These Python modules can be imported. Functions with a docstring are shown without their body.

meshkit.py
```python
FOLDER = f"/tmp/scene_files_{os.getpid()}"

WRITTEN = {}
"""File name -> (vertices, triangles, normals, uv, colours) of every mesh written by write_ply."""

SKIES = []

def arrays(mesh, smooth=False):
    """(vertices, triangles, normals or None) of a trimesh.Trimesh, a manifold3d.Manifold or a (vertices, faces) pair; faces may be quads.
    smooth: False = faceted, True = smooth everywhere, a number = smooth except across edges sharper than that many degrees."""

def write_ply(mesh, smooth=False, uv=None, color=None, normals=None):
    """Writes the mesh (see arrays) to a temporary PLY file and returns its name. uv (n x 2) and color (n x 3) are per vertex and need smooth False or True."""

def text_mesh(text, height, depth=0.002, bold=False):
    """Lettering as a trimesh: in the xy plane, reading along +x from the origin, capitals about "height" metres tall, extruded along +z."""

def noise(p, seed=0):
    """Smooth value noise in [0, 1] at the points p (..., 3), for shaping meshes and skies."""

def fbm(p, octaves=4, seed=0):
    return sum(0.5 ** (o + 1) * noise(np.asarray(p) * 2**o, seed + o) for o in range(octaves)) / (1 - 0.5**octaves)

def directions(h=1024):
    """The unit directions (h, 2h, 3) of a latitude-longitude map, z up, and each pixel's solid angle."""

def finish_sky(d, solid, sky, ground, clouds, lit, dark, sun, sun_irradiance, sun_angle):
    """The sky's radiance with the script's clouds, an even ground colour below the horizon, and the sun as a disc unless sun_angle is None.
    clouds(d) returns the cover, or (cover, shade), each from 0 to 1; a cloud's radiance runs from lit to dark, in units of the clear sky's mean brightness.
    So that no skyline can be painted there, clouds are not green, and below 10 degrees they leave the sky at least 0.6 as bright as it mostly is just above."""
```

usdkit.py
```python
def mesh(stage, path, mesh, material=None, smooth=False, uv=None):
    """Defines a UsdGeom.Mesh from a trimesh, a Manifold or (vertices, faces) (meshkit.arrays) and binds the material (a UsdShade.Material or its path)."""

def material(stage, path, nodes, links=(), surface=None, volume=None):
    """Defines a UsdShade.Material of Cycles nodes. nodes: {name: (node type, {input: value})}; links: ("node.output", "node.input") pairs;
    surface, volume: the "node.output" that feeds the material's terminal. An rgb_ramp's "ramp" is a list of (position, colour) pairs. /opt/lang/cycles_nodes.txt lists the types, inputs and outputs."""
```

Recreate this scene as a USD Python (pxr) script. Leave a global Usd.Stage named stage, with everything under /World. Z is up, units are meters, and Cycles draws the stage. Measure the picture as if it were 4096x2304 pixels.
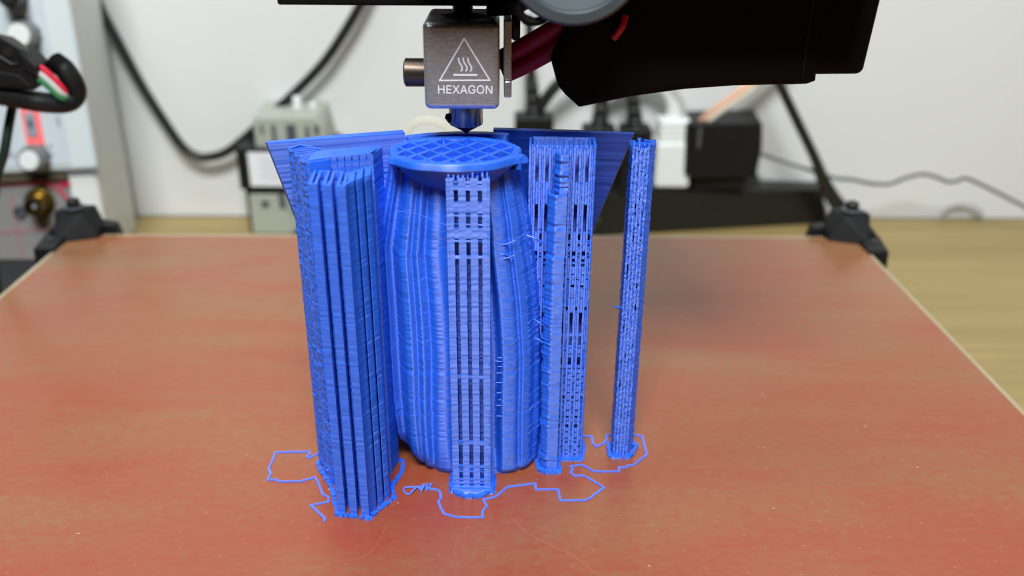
import math, random
import numpy as np, trimesh, manifold3d, usdkit, meshkit
from shapely.geometry import Polygon, LineString, Point, box as sbox
from shapely import affinity, union_all
from pxr import Usd, UsdGeom, UsdLux, UsdShade, Gf, Sdf

stage = Usd.Stage.CreateInMemory()
UsdGeom.SetStageUpAxis(stage, UsdGeom.Tokens.z); UsdGeom.SetStageMetersPerUnit(stage, 1.0)
UsdGeom.Xform.Define(stage, '/World'); UsdGeom.Scope.Define(stage, '/World/Looks')
rng = np.random.default_rng(7); random.seed(7)
MM = 0.001
# ------------------------------------------------------------------ camera (all lengths below are millimetres, bed surface z = 0)
CX = np.array([0.99990, -0.00496, 0.01306]); CAM = np.array([0, 0, 126.0])
F_PX, C_PX, VV, DD = 3596.39, np.array([2048., 1152.]), np.array([1982., 8950.]), np.array([2005., -507.])
_n = lambda p: np.array([*(p - C_PX), F_PX]) / np.linalg.norm([*(p - C_PX), F_PX])
ZU = -_n(VV); YF = _n(DD); YF = YF - ZU * (YF @ ZU); YF /= np.linalg.norm(YF); XR = np.cross(YF, ZU)
RC = np.stack([XR, YF, ZU], 1)                       # world -> (right, down, forward)
cam = UsdGeom.Camera.Define(stage, '/World/camera')
m = np.eye(4); m[0, :3], m[1, :3], m[2, :3], m[3, :3] = RC[0], -RC[1], -RC[2], CAM * MM
cam.AddTransformOp().Set(Gf.Matrix4d(*m.ravel().tolist()))
cam.CreateHorizontalApertureAttr(36.0); cam.CreateVerticalApertureAttr(20.25); cam.CreateFocalLengthAttr(36.0 * F_PX / 4096)
cam.CreateFStopAttr(11.5); cam.CreateFocusDistanceAttr(0.192); cam.CreateClippingRangeAttr(Gf.Vec2f(0.004, 30.0)); cam.CreateExposureAttr(0.0)
# ------------------------------------------------------------------ lamps
def rect_light(name, pos, target, w, h, inten, col=(1, 1, 1)):
    L = UsdLux.RectLight.Define(stage, '/World/' + name)
    z = np.array(pos, float) - np.array(target, float); z /= np.linalg.norm(z)
    x = np.cross([0, 0, 1.0], z) if abs(z[2]) < .99 else np.array([1.0, 0, 0]); x /= np.linalg.norm(x); y = np.cross(z, x)
    M_ = np.eye(4); M_[0, :3], M_[1, :3], M_[2, :3], M_[3, :3] = x, y, z, pos
    L.AddTransformOp().Set(Gf.Matrix4d(*M_.ravel().tolist()))
    L.CreateWidthAttr(w); L.CreateHeightAttr(h); L.CreateIntensityAttr(inten); L.CreateColorAttr(Gf.Vec3f(*col)); L.CreateNormalizeAttr(False)
    return L
rect_light('ceiling_lamp', (-0.10, 0.16, 0.80), (-0.05, 0.42, 0.0), 0.45, 0.16, 9.0, (0.96, 1.0, 0.99))
rect_light('desk_lamp', (-0.02, -0.36, 0.84), (0.0, 0.25, 0.02), 0.36, 0.25, 53.0, (0.97, 1.0, 1.0))
# ------------------------------------------------------------------ scene helpers
LOC, COUNT = {}, {}
def free(parent, name):
    k = COUNT.get((parent, name), 0); COUNT[(parent, name)] = k + 1
    return f'{parent}/{name}' if k == 0 else f'{parent}/{name}_{k:03d}'
def tag(p, label=None, cat=None, group=None, kind=None):
    for k, v in (('label', label), ('category', cat), ('group', group), ('kind', kind)):
        if v: p.SetCustomDataByKey(k, v)
    return p
def thing(name, label, cat, loc=(0, 0, 0), group=None):
    path = free('/World', name); x = UsdGeom.Xform.Define(stage, path)
    x.AddTranslateOp().Set(Gf.Vec3d(*[float(c) * MM for c in loc])); LOC[path] = np.array(loc, float)
    return tag(x.GetPrim(), label, cat, group)
def obj(name, mesh, mat, parent=None, smooth=30, label=None, kind=None):
    pp = str(parent.GetPath()) if parent else '/World'
    path = free(pp, name); loc = LOC.get(pp, np.zeros(3)); LOC[path] = loc
    v, f, _ = meshkit.arrays(mesh)
    o = usdkit.mesh(stage, path, trimesh.Trimesh((v - loc) * MM, f, process=False), M[mat], smooth=smooth)
    return tag(o.GetPrim(), label, kind=kind)
def solo(name, mesh, mat, label, cat, smooth=30, kind=None):
    return tag(obj(name, mesh, mat, smooth=smooth), label, cat, kind=kind)
cat_ = trimesh.util.concatenate
def bx(x0, x1, y0, y1, z0, z1):
    b = trimesh.creation.box((x1 - x0, y1 - y0, z1 - z0)); b.apply_translation(((x0 + x1) / 2, (y0 + y1) / 2, (z0 + z1) / 2)); return b
def man(mn):
    q = mn.to_mesh(); return trimesh.Trimesh(q.vert_properties[:, :3], q.tri_verts, process=False)
def rbox(x0, x1, y0, y1, z0, z1, r, seg=16):
    s = manifold3d.Manifold.sphere(r, seg)
    return man(manifold3d.Manifold.batch_hull([s.translate((x, y, z)) for x in (x0 + r, x1 - r) for y in (y0 + r, y1 - r) for z in (z0 + r, z1 - r)]))
def hull(pts, r=0):
    if r: return man(manifold3d.Manifold.batch_hull([manifold3d.Manifold.sphere(r, 10).translate(tuple(map(float, p))) for p in pts]))
    return trimesh.convex.convex_hull(np.array(pts, float))
def spline(pts, n=10):
    p = np.array(pts, float); p = np.vstack([2 * p[0] - p[1], p, 2 * p[-1] - p[-2]]); out = []
    for i in range(1, len(p) - 2):
        for t in np.linspace(0, 1, n, endpoint=False):
            a, b, c, d = p[i - 1], p[i], p[i + 1], p[i + 2]
            out.append(.5 * (2 * b + (c - a) * t + (2 * a - 5 * b + 4 * c - d) * t * t + (3 * b - a - 3 * c + d) * t ** 3))
    return np.array(out + [p[-2]])
def tube(pts, r, sides=14, n=10, smooth=True):
    p = spline(pts, n) if smooth else np.array(pts, float)
    t = np.gradient(p, axis=0); t /= np.linalg.norm(t, axis=1, keepdims=True)
    a = np.cross(t[0], [0, 0, 1.0] if abs(t[0][2]) < .9 else [1.0, 0, 0]); A = []
    for k in t:
        a = a - k * (a @ k); a /= np.linalg.norm(a); A.append(a)
    A = np.array(A); B = np.cross(t, A); ang = np.arange(sides) * 2 * np.pi / sides
    r = np.broadcast_to(np.interp(np.linspace(0, 1, len(p)), np.linspace(0, 1, np.size(r)), np.atleast_1d(r)), (len(p),))
    v = (p[:, None] + r[:, None, None] * (np.cos(ang)[None, :, None] * A[:, None] + np.sin(ang)[None, :, None] * B[:, None])).reshape(-1, 3)
    f = []
    for i in range(len(p) - 1):
        for j in range(sides):
            q = [i * sides + j, i * sides + (j + 1) % sides, (i + 1) * sides + (j + 1) % sides, (i + 1) * sides + j]
            f += [[q[0], q[1], q[2]], [q[0], q[2], q[3]]]
    n0 = len(v); v = np.vstack([v, p[0], p[-1]]); L = (len(p) - 1) * sides
    for j in range(sides):
        f += [[n0, (j + 1) % sides, j], [n0 + 1, L + j, L + (j + 1) % sides]]
    return trimesh.Trimesh(v, f, process=False)
def cyl(c, axis, r, h, sides=32, r2=None, bev=0.0):
    """Cylinder or cone frustum from point c along axis, edges bevelled."""
    r2 = r if r2 is None else r2; axis = np.array(axis, float); axis /= np.linalg.norm(axis); c = np.array(c, float)
    prof = [(0, 0), (r - bev, 0), (r, bev), (r2, h - bev), (r2 - bev, h), (0, h)] if bev else [(0, 0), (r, 0), (r2, h), (0, h)]
    return lathe(prof, c, axis, sides)
def lathe(prof, c, axis, sides=40):
    axis = np.array(axis, float); axis /= np.linalg.norm(axis)
    a = np.cross(axis, [0, 0, 1.0] if abs(axis[2]) < .9 else [1.0, 0, 0]); a /= np.linalg.norm(a); b = np.cross(axis, a)
    v, f = [], []; ang = np.arange(sides) * 2 * np.pi / sides
    for r, z in prof:
        for k in ang: v.append(np.array(c) + axis * z + r * (math.cos(k) * a + math.sin(k) * b))
    for i in range(len(prof) - 1):
        for j in range(sides):
            q = [i * sides + j, i * sides + (j + 1) % sides, (i + 1) * sides + (j + 1) % sides, (i + 1) * sides + j]
            f += [[q[0], q[1], q[2]], [q[0], q[2], q[3]]]
    return trimesh.Trimesh(v, f, process=True)
def ring_of(poly_ring, seg):
    return np.array(LineString(poly_ring).segmentize(seg).coords)[:-1]
def normals2(p):
    t = np.roll(p, -1, 0) - np.roll(p, 1, 0); n = np.stack([t[:, 1], -t[:, 0]], 1); return n / (np.linalg.norm(n, axis=1, keepdims=True) + 1e-9)
def polys(g): return list(getattr(g, 'geoms', [g]))
def layered(poly, z0, z1, dz=0.3, amp=0.03, seg=0.6, lean=(0, 0), seed=0, flare=0.0):
    """A printed wall: the plan extruded in layers, every layer a little in or out of line."""
    rs = np.random.default_rng(seed + int(z0 * 10) + 1000); out = []
    for g in polys(poly):
        if g.is_empty: continue
        g = g.normalize(); g = Polygon(g.exterior.coords[::-1], [i.coords[::-1] for i in g.interiors]) if not g.exterior.is_ccw else g
        nz = max(2, int(round((z1 - z0) / dz)) + 1); zs = np.linspace(z0, z1, nz)
        off = amp * rs.standard_normal(nz); off[rs.random(nz) < .08] -= 2.2 * amp
        jx = amp * .6 * rs.standard_normal((nz, 2)); vs, fs, base = [], [], 0
        rings = [ring_of(g.exterior.coords, seg)] + [ring_of(i.coords, seg) for i in g.interiors]
        for p in rings:
            n = normals2(p); k = len(p)
            w = meshkit.noise(np.stack([np.repeat(p[None, :, 0], nz, 0) * .8, np.repeat(p[None, :, 1], nz, 0) * .8, np.repeat(zs[:, None], k, 1) * 1.6], -1), seed) - .5
            q = p[None] + n[None] * (off[:, None, None] + (w * amp * 3.2)[..., None] + (flare * np.exp(-(zs - z0) / .8))[:, None, None]) + jx[:, None] + np.array(lean)[None, None] * ((zs - z0) / (z1 - z0))[:, None, None]
            vs.append(np.concatenate([q, np.repeat(zs[:, None, None], k, 1)], -1).reshape(-1, 3))
            i, j = np.meshgrid(np.arange(nz - 1), np.arange(k), indexing='ij'); a = base + i * k + j; b = base + i * k + (j + 1) % k
            fs.append(np.stack([a, b, b + k], -1).reshape(-1, 3)); fs.append(np.stack([a, b + k, a + k], -1).reshape(-1, 3)); base += nz * k
        V = np.vstack(vs)
        top_idx = np.concatenate([sum(len(x) for x in vs[:r]) + (nz - 1) * len(rings[r]) + np.arange(len(rings[r])) for r in range(len(rings))])
        import mapbox_earcut
        flat = V[top_idx][:, :2]; tri = mapbox_earcut.triangulate_float64(flat, np.cumsum([len(r) for r in rings]).astype(np.uint32)).reshape(-1, 3)
        if len(tri):
            A = flat[tri]; s = np.cross(A[:, 1] - A[:, 0], A[:, 2] - A[:, 0]); tri[s < 0] = tri[s < 0][:, ::-1]
            fs.append(top_idx[tri])
        out.append(trimesh.Trimesh(V, np.vstack(fs), process=False))
    return cat_(out)
def prism(poly, d0, d1, r=0.0, plane='xz', steps=4, seg=3.0):
    """A plan in the xz plane given depth from y=d0 to y=d1, its front and back edges rounded by r."""
    out = []
    for g in polys(poly):
        p = ring_of(g.exterior.coords if g.exterior.is_ccw else g.exterior.coords[::-1], seg); n = normals2(p)
        lev = [(d0 + r * (1 - math.sin(a)), r * (1 - math.cos(a))) for a in np.linspace(math.pi / 2, 0, steps)] + [(d1 - r * (1 - math.sin(a)), r * (1 - math.cos(a))) for a in np.linspace(0, math.pi / 2, steps)] if r else [(d0, 0), (d1, 0)]
        lev = [(y, ins) for y, ins in lev]
        k = len(p); V = []; Fs = []
        for y, ins in lev:
            q = p - n * ins; V.append(np.stack([q[:, 0], np.full(k, y), q[:, 1]], 1))
        for i in range(len(lev) - 1):
            for j in range(k):
                a, b = i * k + j, i * k + (j + 1) % k; Fs += [[a, b, b + k], [a, b + k, a + k]]
        import mapbox_earcut
        for lvl, flip in ((0, False), (len(lev) - 1, True)):
            fl = V[lvl][:, [0, 2]]; tri = mapbox_earcut.triangulate_float64(fl, np.array([k], np.uint32)).reshape(-1, 3).astype(int)
            A = fl[tri]; s = np.cross(A[:, 1] - A[:, 0], A[:, 2] - A[:, 0]); bad = (s < 0) != flip; tri[bad] = tri[bad][:, ::-1]
            Fs += (tri + lvl * k).tolist()
        out.append(trimesh.Trimesh(np.vstack(V), np.array(Fs), process=False))
    return cat_(out)
def lettering(text, x0, x1, z, hgt, y, depth=0.06, bold=False):
    """Flat lettering facing -y, fitted between x0 and x1."""
    t = meshkit.text_mesh(text, hgt, depth, bold=bold); v = t.vertices; s = (x1 - x0) / (v[:, 0].max() - v[:, 0].min())
    nv = np.stack([(v[:, 0] - v[:, 0].min()) * s + x0, y - v[:, 2], v[:, 1] - v[:, 1].min() + z], 1)
    t.vertices = nv; return t
def stroke(pts, w, y, depth=0.06, n=8, smooth=False):
    p = np.array(pts, float)
    if smooth: p = spline(np.c_[p, np.zeros(len(p))], n)[:, :2]
    return prism(LineString(p).buffer(w / 2, cap_style='round' if smooth else 'flat', join_style='mitre'), y - depth, y, seg=.4)
# ------------------------------------------------------------------ materials
M = {}
def mat(name, col, rough=.5, metal=0., spec=.5, noise=None, bump=None, **kw):
    """noise = (scale vector, strength of tone change); bump = (scale vector, distance in mm)."""
    nodes = {'p': ('principled_bsdf', {'base_color': col, 'roughness': rough, 'metallic': metal, 'specular_ior_level': spec, **kw}), 'g': ('geometry', {})}; links = []
    if noise:
        nodes['m'] = ('mapping', {'scale': noise[0]}); nodes['n'] = ('noise_texture', {'scale': 1.0, 'detail': 3.0, 'roughness': .6})
        nodes['r'] = ('rgb_ramp', {'ramp': [(.3, tuple(c * (1 - noise[1]) for c in col)), (.7, tuple(min(1, c * (1 + noise[1])) for c in col))]})
        links += [('g.position', 'm.vector'), ('m.vector', 'n.vector'), ('n.fac', 'r.fac'), ('r.color', 'p.base_color')]
    if bump:
        nodes['m2'] = ('mapping', {'scale': bump[0]}); nodes['n2'] = ('noise_texture', {'scale': 1.0, 'detail': 2.0, 'roughness': .55})
        nodes['b'] = ('bump', {'distance': bump[1] * MM, 'strength': 1.0})
        links += [('g.position', 'm2.vector'), ('m2.vector', 'n2.vector'), ('n2.fac', 'b.height'), ('b.normal', 'p.normal')]
    M[name] = usdkit.material(stage, '/World/Looks/' + name, nodes, links, surface='p.BSDF')
def plastic(name, col, rough, spec=.5, aniso=.88, fine=.02, ior=1.5):
    n = {'g': ('geometry', {}), 't': ('tangent', {'direction_type': 'radial', 'axis': 'z'}), 'p': ('principled_bsdf', {'roughness': rough, 'specular_ior_level': spec, 'ior': ior, 'anisotropic': aniso, 'anisotropic_rotation': .25}),
         'm': ('mapping', {'scale': (350, 350, 900)}), 'n': ('noise_texture', {'scale': 1.0, 'detail': 3.0}), 'r': ('rgb_ramp', {'ramp': [(.3, tuple(c * .9 for c in col)), (.7, tuple(min(1, c * 1.1) for c in col))]}),
         'm2': ('mapping', {'scale': (260, 260, 3600)}), 'n2': ('noise_texture', {'scale': 1.0, 'detail': 2.0}), 'b2': ('bump', {'distance': fine * MM, 'strength': 1.0})}
    l = [('g.position', 'm.vector'), ('m.vector', 'n.vector'), ('n.fac', 'r.fac'), ('r.color', 'p.base_color'), ('t.tangent', 'p.tangent'),
         ('g.position', 'm2.vector'), ('m2.vector', 'n2.vector'), ('n2.fac', 'b2.height'), ('b2.normal', 'p.normal')]
    M[name] = usdkit.material(stage, '/World/Looks/' + name, n, l, surface='p.BSDF')
plastic('blue_plastic', (.018, .138, .80), .5, spec=1.0, ior=1.56)
plastic('blue_bead', (.10, .20, .86), .5, aniso=0.)  # paler than the towers: gloss of the flat bead tops put into the colour
mat('black_plastic', (.007, .007, .008), .5, spec=.3, bump=((900, 900, 3500), .03))
mat('duct_plastic', (.0025, .0022, .0022), .65, spec=.12, bump=((300, 300, 3300), .03))
mat('black_rubber', (.011, .012, .012), .45)
mat('grey_rubber', (.042, .056, .064), .5)
mat('pale_rubber', (.095, .12, .135), .45)
mat('red_sleeve', (.42, .008, .03), .5)
mat('red_wire', (.55, .01, .04), .45); mat('white_wire', (.45, .44, .41), .45); mat('green_wire', (.02, .16, .06), .45); mat('dark_green_cable', (.008, .022, .016), .4)
mat('dark_bronze', (.10, .075, .06), .38, metal=.8)
mat('brass', (.36, .25, .07), .3, metal=1.)
mat('nozzle_steel', (.27, .26, .28), .2, metal=1.)
mat('etched', (.80, .79, .84), .65)
mat('crumb', (.48, .30, .22), .5); mat('scratch', (.33, .098, .052), .4)
mat('steel', (.55, .53, .55), .22, metal=1.)
mat('wall_paint', (.72, .735, .73), .75, noise=((6, 6, 6), .015), bump=((900, 900, 900), .06))
mat('cream', (.80, .76, .60), .45)
mat('beige_glass', (.36, .29, .18), .30, noise=((60, 60, 60), .06))
mat('instrument_white', (.66, .72, .74), .45); mat('instrument_panel', (.58, .65, .70), .45); mat('instrument_grey', (.74, .77, .76), .5)
mat('shaded_grey', (.24, .235, .235), .55)  # shadow over the lower instrument front is put into this grey
mat('knob_white', (.80, .84, .83), .35); mat('knob_grey', (.16, .17, .17), .4); mat('mark_dark', (.07, .08, .10), .5); mat('mark_grey', (.30, .32, .36), .5)
mat('pink_button', (.85, .16, .16), .4, emission_color=(1., .12, .12), emission_strength=.35); mat('key_grey', (.28, .32, .38), .5)
mat('label_red', (.55, .03, .07), .5); mat('dark_brown', (.07, .055, .03), .6); mat('pink_line', (.40, .16, .18), .6)
mat('breaker_grey', (.38, .42, .36), .5); mat('breaker_teal', (.22, .32, .32), .5); mat('label_white', (.80, .82, .88), .5); mat('label_grey', (.62, .64, .70), .5)
mat('white_plastic', (.80, .84, .83), .35); mat('clear_insulation', (.62, .56, .47), .25); mat('copper', (.75, .42, .28), .35, metal=.4)
mat('strip_black', (.010, .011, .010), .38); mat('cable_grey', (.10, .105, .11), .4); mat('pale_grey', (.52, .53, .53), .5)
def metal_block():
    n = {'g': ('geometry', {}), 'm1': ('mapping', {'scale': (900, 900, 2500)}), 'n1': ('noise_texture', {'scale': 1.0, 'detail': 5.0, 'roughness': .7}),
         'm2': ('mapping', {'scale': (250, 250, 9000), 'rotation': (0, .05, 0)}), 'n2': ('noise_texture', {'scale': 1.0, 'detail': 2.0}),
         'rr': ('map_range', {'from_min': .3, 'from_max': .75, 'to_min': .30, 'to_max': .40}), 'rc': ('rgb_ramp', {'ramp': [(.3, (.50, .495, .54)), (.72, (.63, .625, .67))]}),
         'b': ('bump', {'distance': .000006, 'strength': 1.0}), 'p': ('principled_bsdf', {'metallic': .78, 'roughness': .4})}
    l = [('g.position', 'm1.vector'), ('m1.vector', 'n1.vector'), ('g.position', 'm2.vector'), ('m2.vector', 'n2.vector'), ('n1.fac', 'rr.value'), ('rr.result', 'p.roughness'),
         ('n1.fac', 'rc.fac'), ('rc.color', 'p.base_color'), ('n2.fac', 'b.height'), ('b.normal', 'p.normal')]
    M['block_metal'] = usdkit.material(stage, '/World/Looks/block_metal', n, l, surface='p.BSDF')
metal_block()
def bed_sheet():
    n = {'g': ('geometry', {}),
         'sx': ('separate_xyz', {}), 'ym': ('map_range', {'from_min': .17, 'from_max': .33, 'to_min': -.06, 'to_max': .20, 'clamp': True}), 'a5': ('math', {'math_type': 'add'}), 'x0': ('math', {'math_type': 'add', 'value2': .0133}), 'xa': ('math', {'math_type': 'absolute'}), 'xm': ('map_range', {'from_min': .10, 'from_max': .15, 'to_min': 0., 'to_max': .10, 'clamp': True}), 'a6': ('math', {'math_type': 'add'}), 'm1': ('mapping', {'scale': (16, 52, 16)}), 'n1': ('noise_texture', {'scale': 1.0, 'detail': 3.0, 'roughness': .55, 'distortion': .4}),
         'm2': ('mapping', {'scale': (380, 620, 420)}), 'n2': ('noise_texture', {'scale': 1.0, 'detail': 2.0, 'roughness': .6}),
         'm3': ('mapping', {'scale': (7, 7, 7)}), 'n3': ('noise_texture', {'scale': 1.0, 'detail': 1.0}),
         'v': ('voronoi_texture', {'scale': 330.0, 'randomness': 1.0}), 'vr': ('map_range', {'from_min': .05, 'from_max': .13, 'to_min': .6, 'to_max': 0., 'clamp': True}),
         'a1': ('math', {'math_type': 'multiply_add', 'value2': .7, 'value3': -.35}), 'a2': ('math', {'math_type': 'add'}), 'a3': ('math', {'math_type': 'multiply_add', 'value2': .35, 'value3': -.175}), 'a4': ('math', {'math_type': 'add'}),
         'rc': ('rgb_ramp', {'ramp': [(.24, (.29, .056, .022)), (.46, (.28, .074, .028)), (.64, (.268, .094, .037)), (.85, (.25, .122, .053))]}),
         'mx': ('mix', {'color2': (.37, .145, .075)}), 'b': ('bump', {'distance': .00002, 'strength': .6}),
         'rr': ('map_range', {'from_min': .3, 'from_max': .7, 'to_min': .24, 'to_max': .34}), 'p': ('principled_bsdf', {'specular_ior_level': .55})}
    l = [('g.position', 'm1.vector'), ('m1.vector', 'n1.vector'), ('g.position', 'm2.vector'), ('m2.vector', 'n2.vector'), ('g.position', 'm3.vector'), ('m3.vector', 'n3.vector'), ('g.position', 'v.vector'),
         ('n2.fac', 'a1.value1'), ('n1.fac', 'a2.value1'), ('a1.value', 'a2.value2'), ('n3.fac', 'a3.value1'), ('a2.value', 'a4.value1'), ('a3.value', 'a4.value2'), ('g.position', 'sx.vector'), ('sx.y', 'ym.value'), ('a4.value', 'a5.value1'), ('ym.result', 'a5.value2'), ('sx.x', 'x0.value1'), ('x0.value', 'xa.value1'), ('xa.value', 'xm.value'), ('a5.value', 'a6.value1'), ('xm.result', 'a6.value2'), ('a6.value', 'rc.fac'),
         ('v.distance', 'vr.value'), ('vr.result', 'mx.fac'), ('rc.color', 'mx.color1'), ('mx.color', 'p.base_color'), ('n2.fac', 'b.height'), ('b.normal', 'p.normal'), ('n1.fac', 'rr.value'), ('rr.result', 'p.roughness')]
    M['bed_sheet'] = usdkit.material(stage, '/World/Looks/bed_sheet', n, l, surface='p.BSDF')
bed_sheet()
def wood():
    n = {'g': ('geometry', {}), 'm1': ('mapping', {'scale': (5, 130, 5)}), 'n1': ('noise_texture', {'scale': 1.0, 'detail': 5.0, 'roughness': .65, 'distortion': .6}),
         'm2': ('mapping', {'scale': (2, 14, 2)}), 'n2': ('noise_texture', {'scale': 1.0, 'detail': 2.0}), 'mf': ('mix_float', {'fac': .45}),
         'rc': ('rgb_ramp', {'ramp': [(.28, (.225, .155, .052)), (.5, (.33, .24, .092)), (.72, (.43, .32, .13))]}), 'p': ('principled_bsdf', {'roughness': .5})}
    l = [('g.position', 'm1.vector'), ('m1.vector', 'n1.vector'), ('g.position', 'm2.vector'), ('m2.vector', 'n2.vector'), ('n1.fac', 'mf.a'), ('n2.fac', 'mf.b'), ('mf.result', 'rc.fac'), ('rc.color', 'p.base_color')]
    M['wood'] = usdkit.material(stage, '/World/Looks/wood', n, l, surface='p.BSDF')
wood()
# ------------------------------------------------------------------ setting: wall and desk
tag(obj('wall', bx(-900, 1000, 505, 520, -60, 900), 'wall_paint'), 'plain white painted wall behind the desk', 'wall', kind='structure')
solo('desk', rbox(-850, 950, -250, 504.5, -85, -60, 1.5), 'wood', 'yellow brown wooden desk top under the printer, grain running sideways', 'desk')
# ------------------------------------------------------------------ print bed
bed = thing('print_bed', 'square printer bed with worn orange red sheet and two black corner brackets', 'print bed', (-13, 172, -6))
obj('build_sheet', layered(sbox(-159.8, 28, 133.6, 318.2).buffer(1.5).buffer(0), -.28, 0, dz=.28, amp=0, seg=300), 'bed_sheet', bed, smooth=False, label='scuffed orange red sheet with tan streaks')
obj('glass_plate', prism(sbox(-163.3, -3.6, 136.7, -.3), 25, 322.5, r=.4, seg=400), 'beige_glass', bed, smooth=20, label='beige plate showing as a rim round the sheet')
obj('heater_plate', bx(-158, 131, 30, 317, -7, -3.65), 'black_plastic', bed)
def bracket(s, cx):
    q = lambda pts: [(cx - s * 1.5 + s * x * .80, 318 + (y - 318) * .8, z * .86) for x, y, z in pts]
    core = hull(q([(-12, 317, 0.4), (-1, 313, .4), (4, 311, .4), (6, 325, -6), (-13, 326, 0), (-12, 325, 6), (-9, 327, 11.2), (3, 327, 11.2), (5.5, 320, 11), (-6, 318.5, 10.4), (-11, 319, 5)]), .7)
    arm1 = hull(q([(-20, 323.6, -6), (-6, 323.6, -6), (-20, 329, -6), (-6, 330, -6), (-18, 323.6, 3.2), (-6, 323.6, 4.2), (-18, 328, 3.2), (-6, 330, 4.2)]), .7)
    arm2 = hull(q([(1.2, 301, -8), (9, 300, -8), (1.2, 316, -8), (10, 317, -8), (1.2, 301, .6), (9, 301, .6), (1.2, 316, 2.2), (10, 317, 2.2)]), .7)
    side = hull(q([(4, 312, 0), (9, 314, 0), (9, 325, 0), (3, 326, 0), (4, 314, 4.5), (8, 316, 4), (7, 325, 6), (2, 326, 6)]), .6)
    b = obj('corner_bracket', cat_([core, arm1, arm2, side]), 'black_plastic', bed, smooth=25)
    bp = (cx - s * 2.9, 321.5, 10.5)
    obj('washer', cyl(bp, (0, 0, 1), 3.8, .7, bev=.2), 'mark_dark', b)
    obj('bolt', lathe([(0, .5), (2.4, .5), (2.4, 3.0), (2.0, 3.5), (1.2, 3.5), (1.1, 2.2), (0, 2.2)], bp, (0, 0, 1), 24), 'black_rubber', b)
    obj('arm_hole', cyl((cx + s * 2.9, 311.5, 1.3), (0, 0, 1), 1.9, .9), 'black_rubber', b)
for pts, w in (([(2.6, 154.8), (6.3, 149.7), (10.8, 146.0), (14.7, 143.3), (19.7, 137.4)], .3), ([(-35.4, 141.7), (-31.1, 141.8), (-26.9, 143.7), (-25.0, 147.9), (-24.1, 152.9)], .16), ([(-8.2, 140.2), (-9.2, 146.0), (-7.0, 151.0)], .14), ([(13.6, 145.4), (16.5, 146.0), (17.0, 149.7)], .16)):
    obj('scratch', layered(LineString(spline(np.c_[np.array(pts), np.zeros(len(pts))], 8)[:, :2]).buffer(w / 2), .003, .014, dz=.02, amp=0, seg=2.), 'scratch', bed, smooth=False)
bracket(1, 136.5); bracket(-1, -163.2)
solo('printer_frame', rbox(-460, -176, 120, 362, -59.9, -27, 2), 'black_plastic', 'black printer frame block on the desk left of the bed', 'printer frame')
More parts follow.
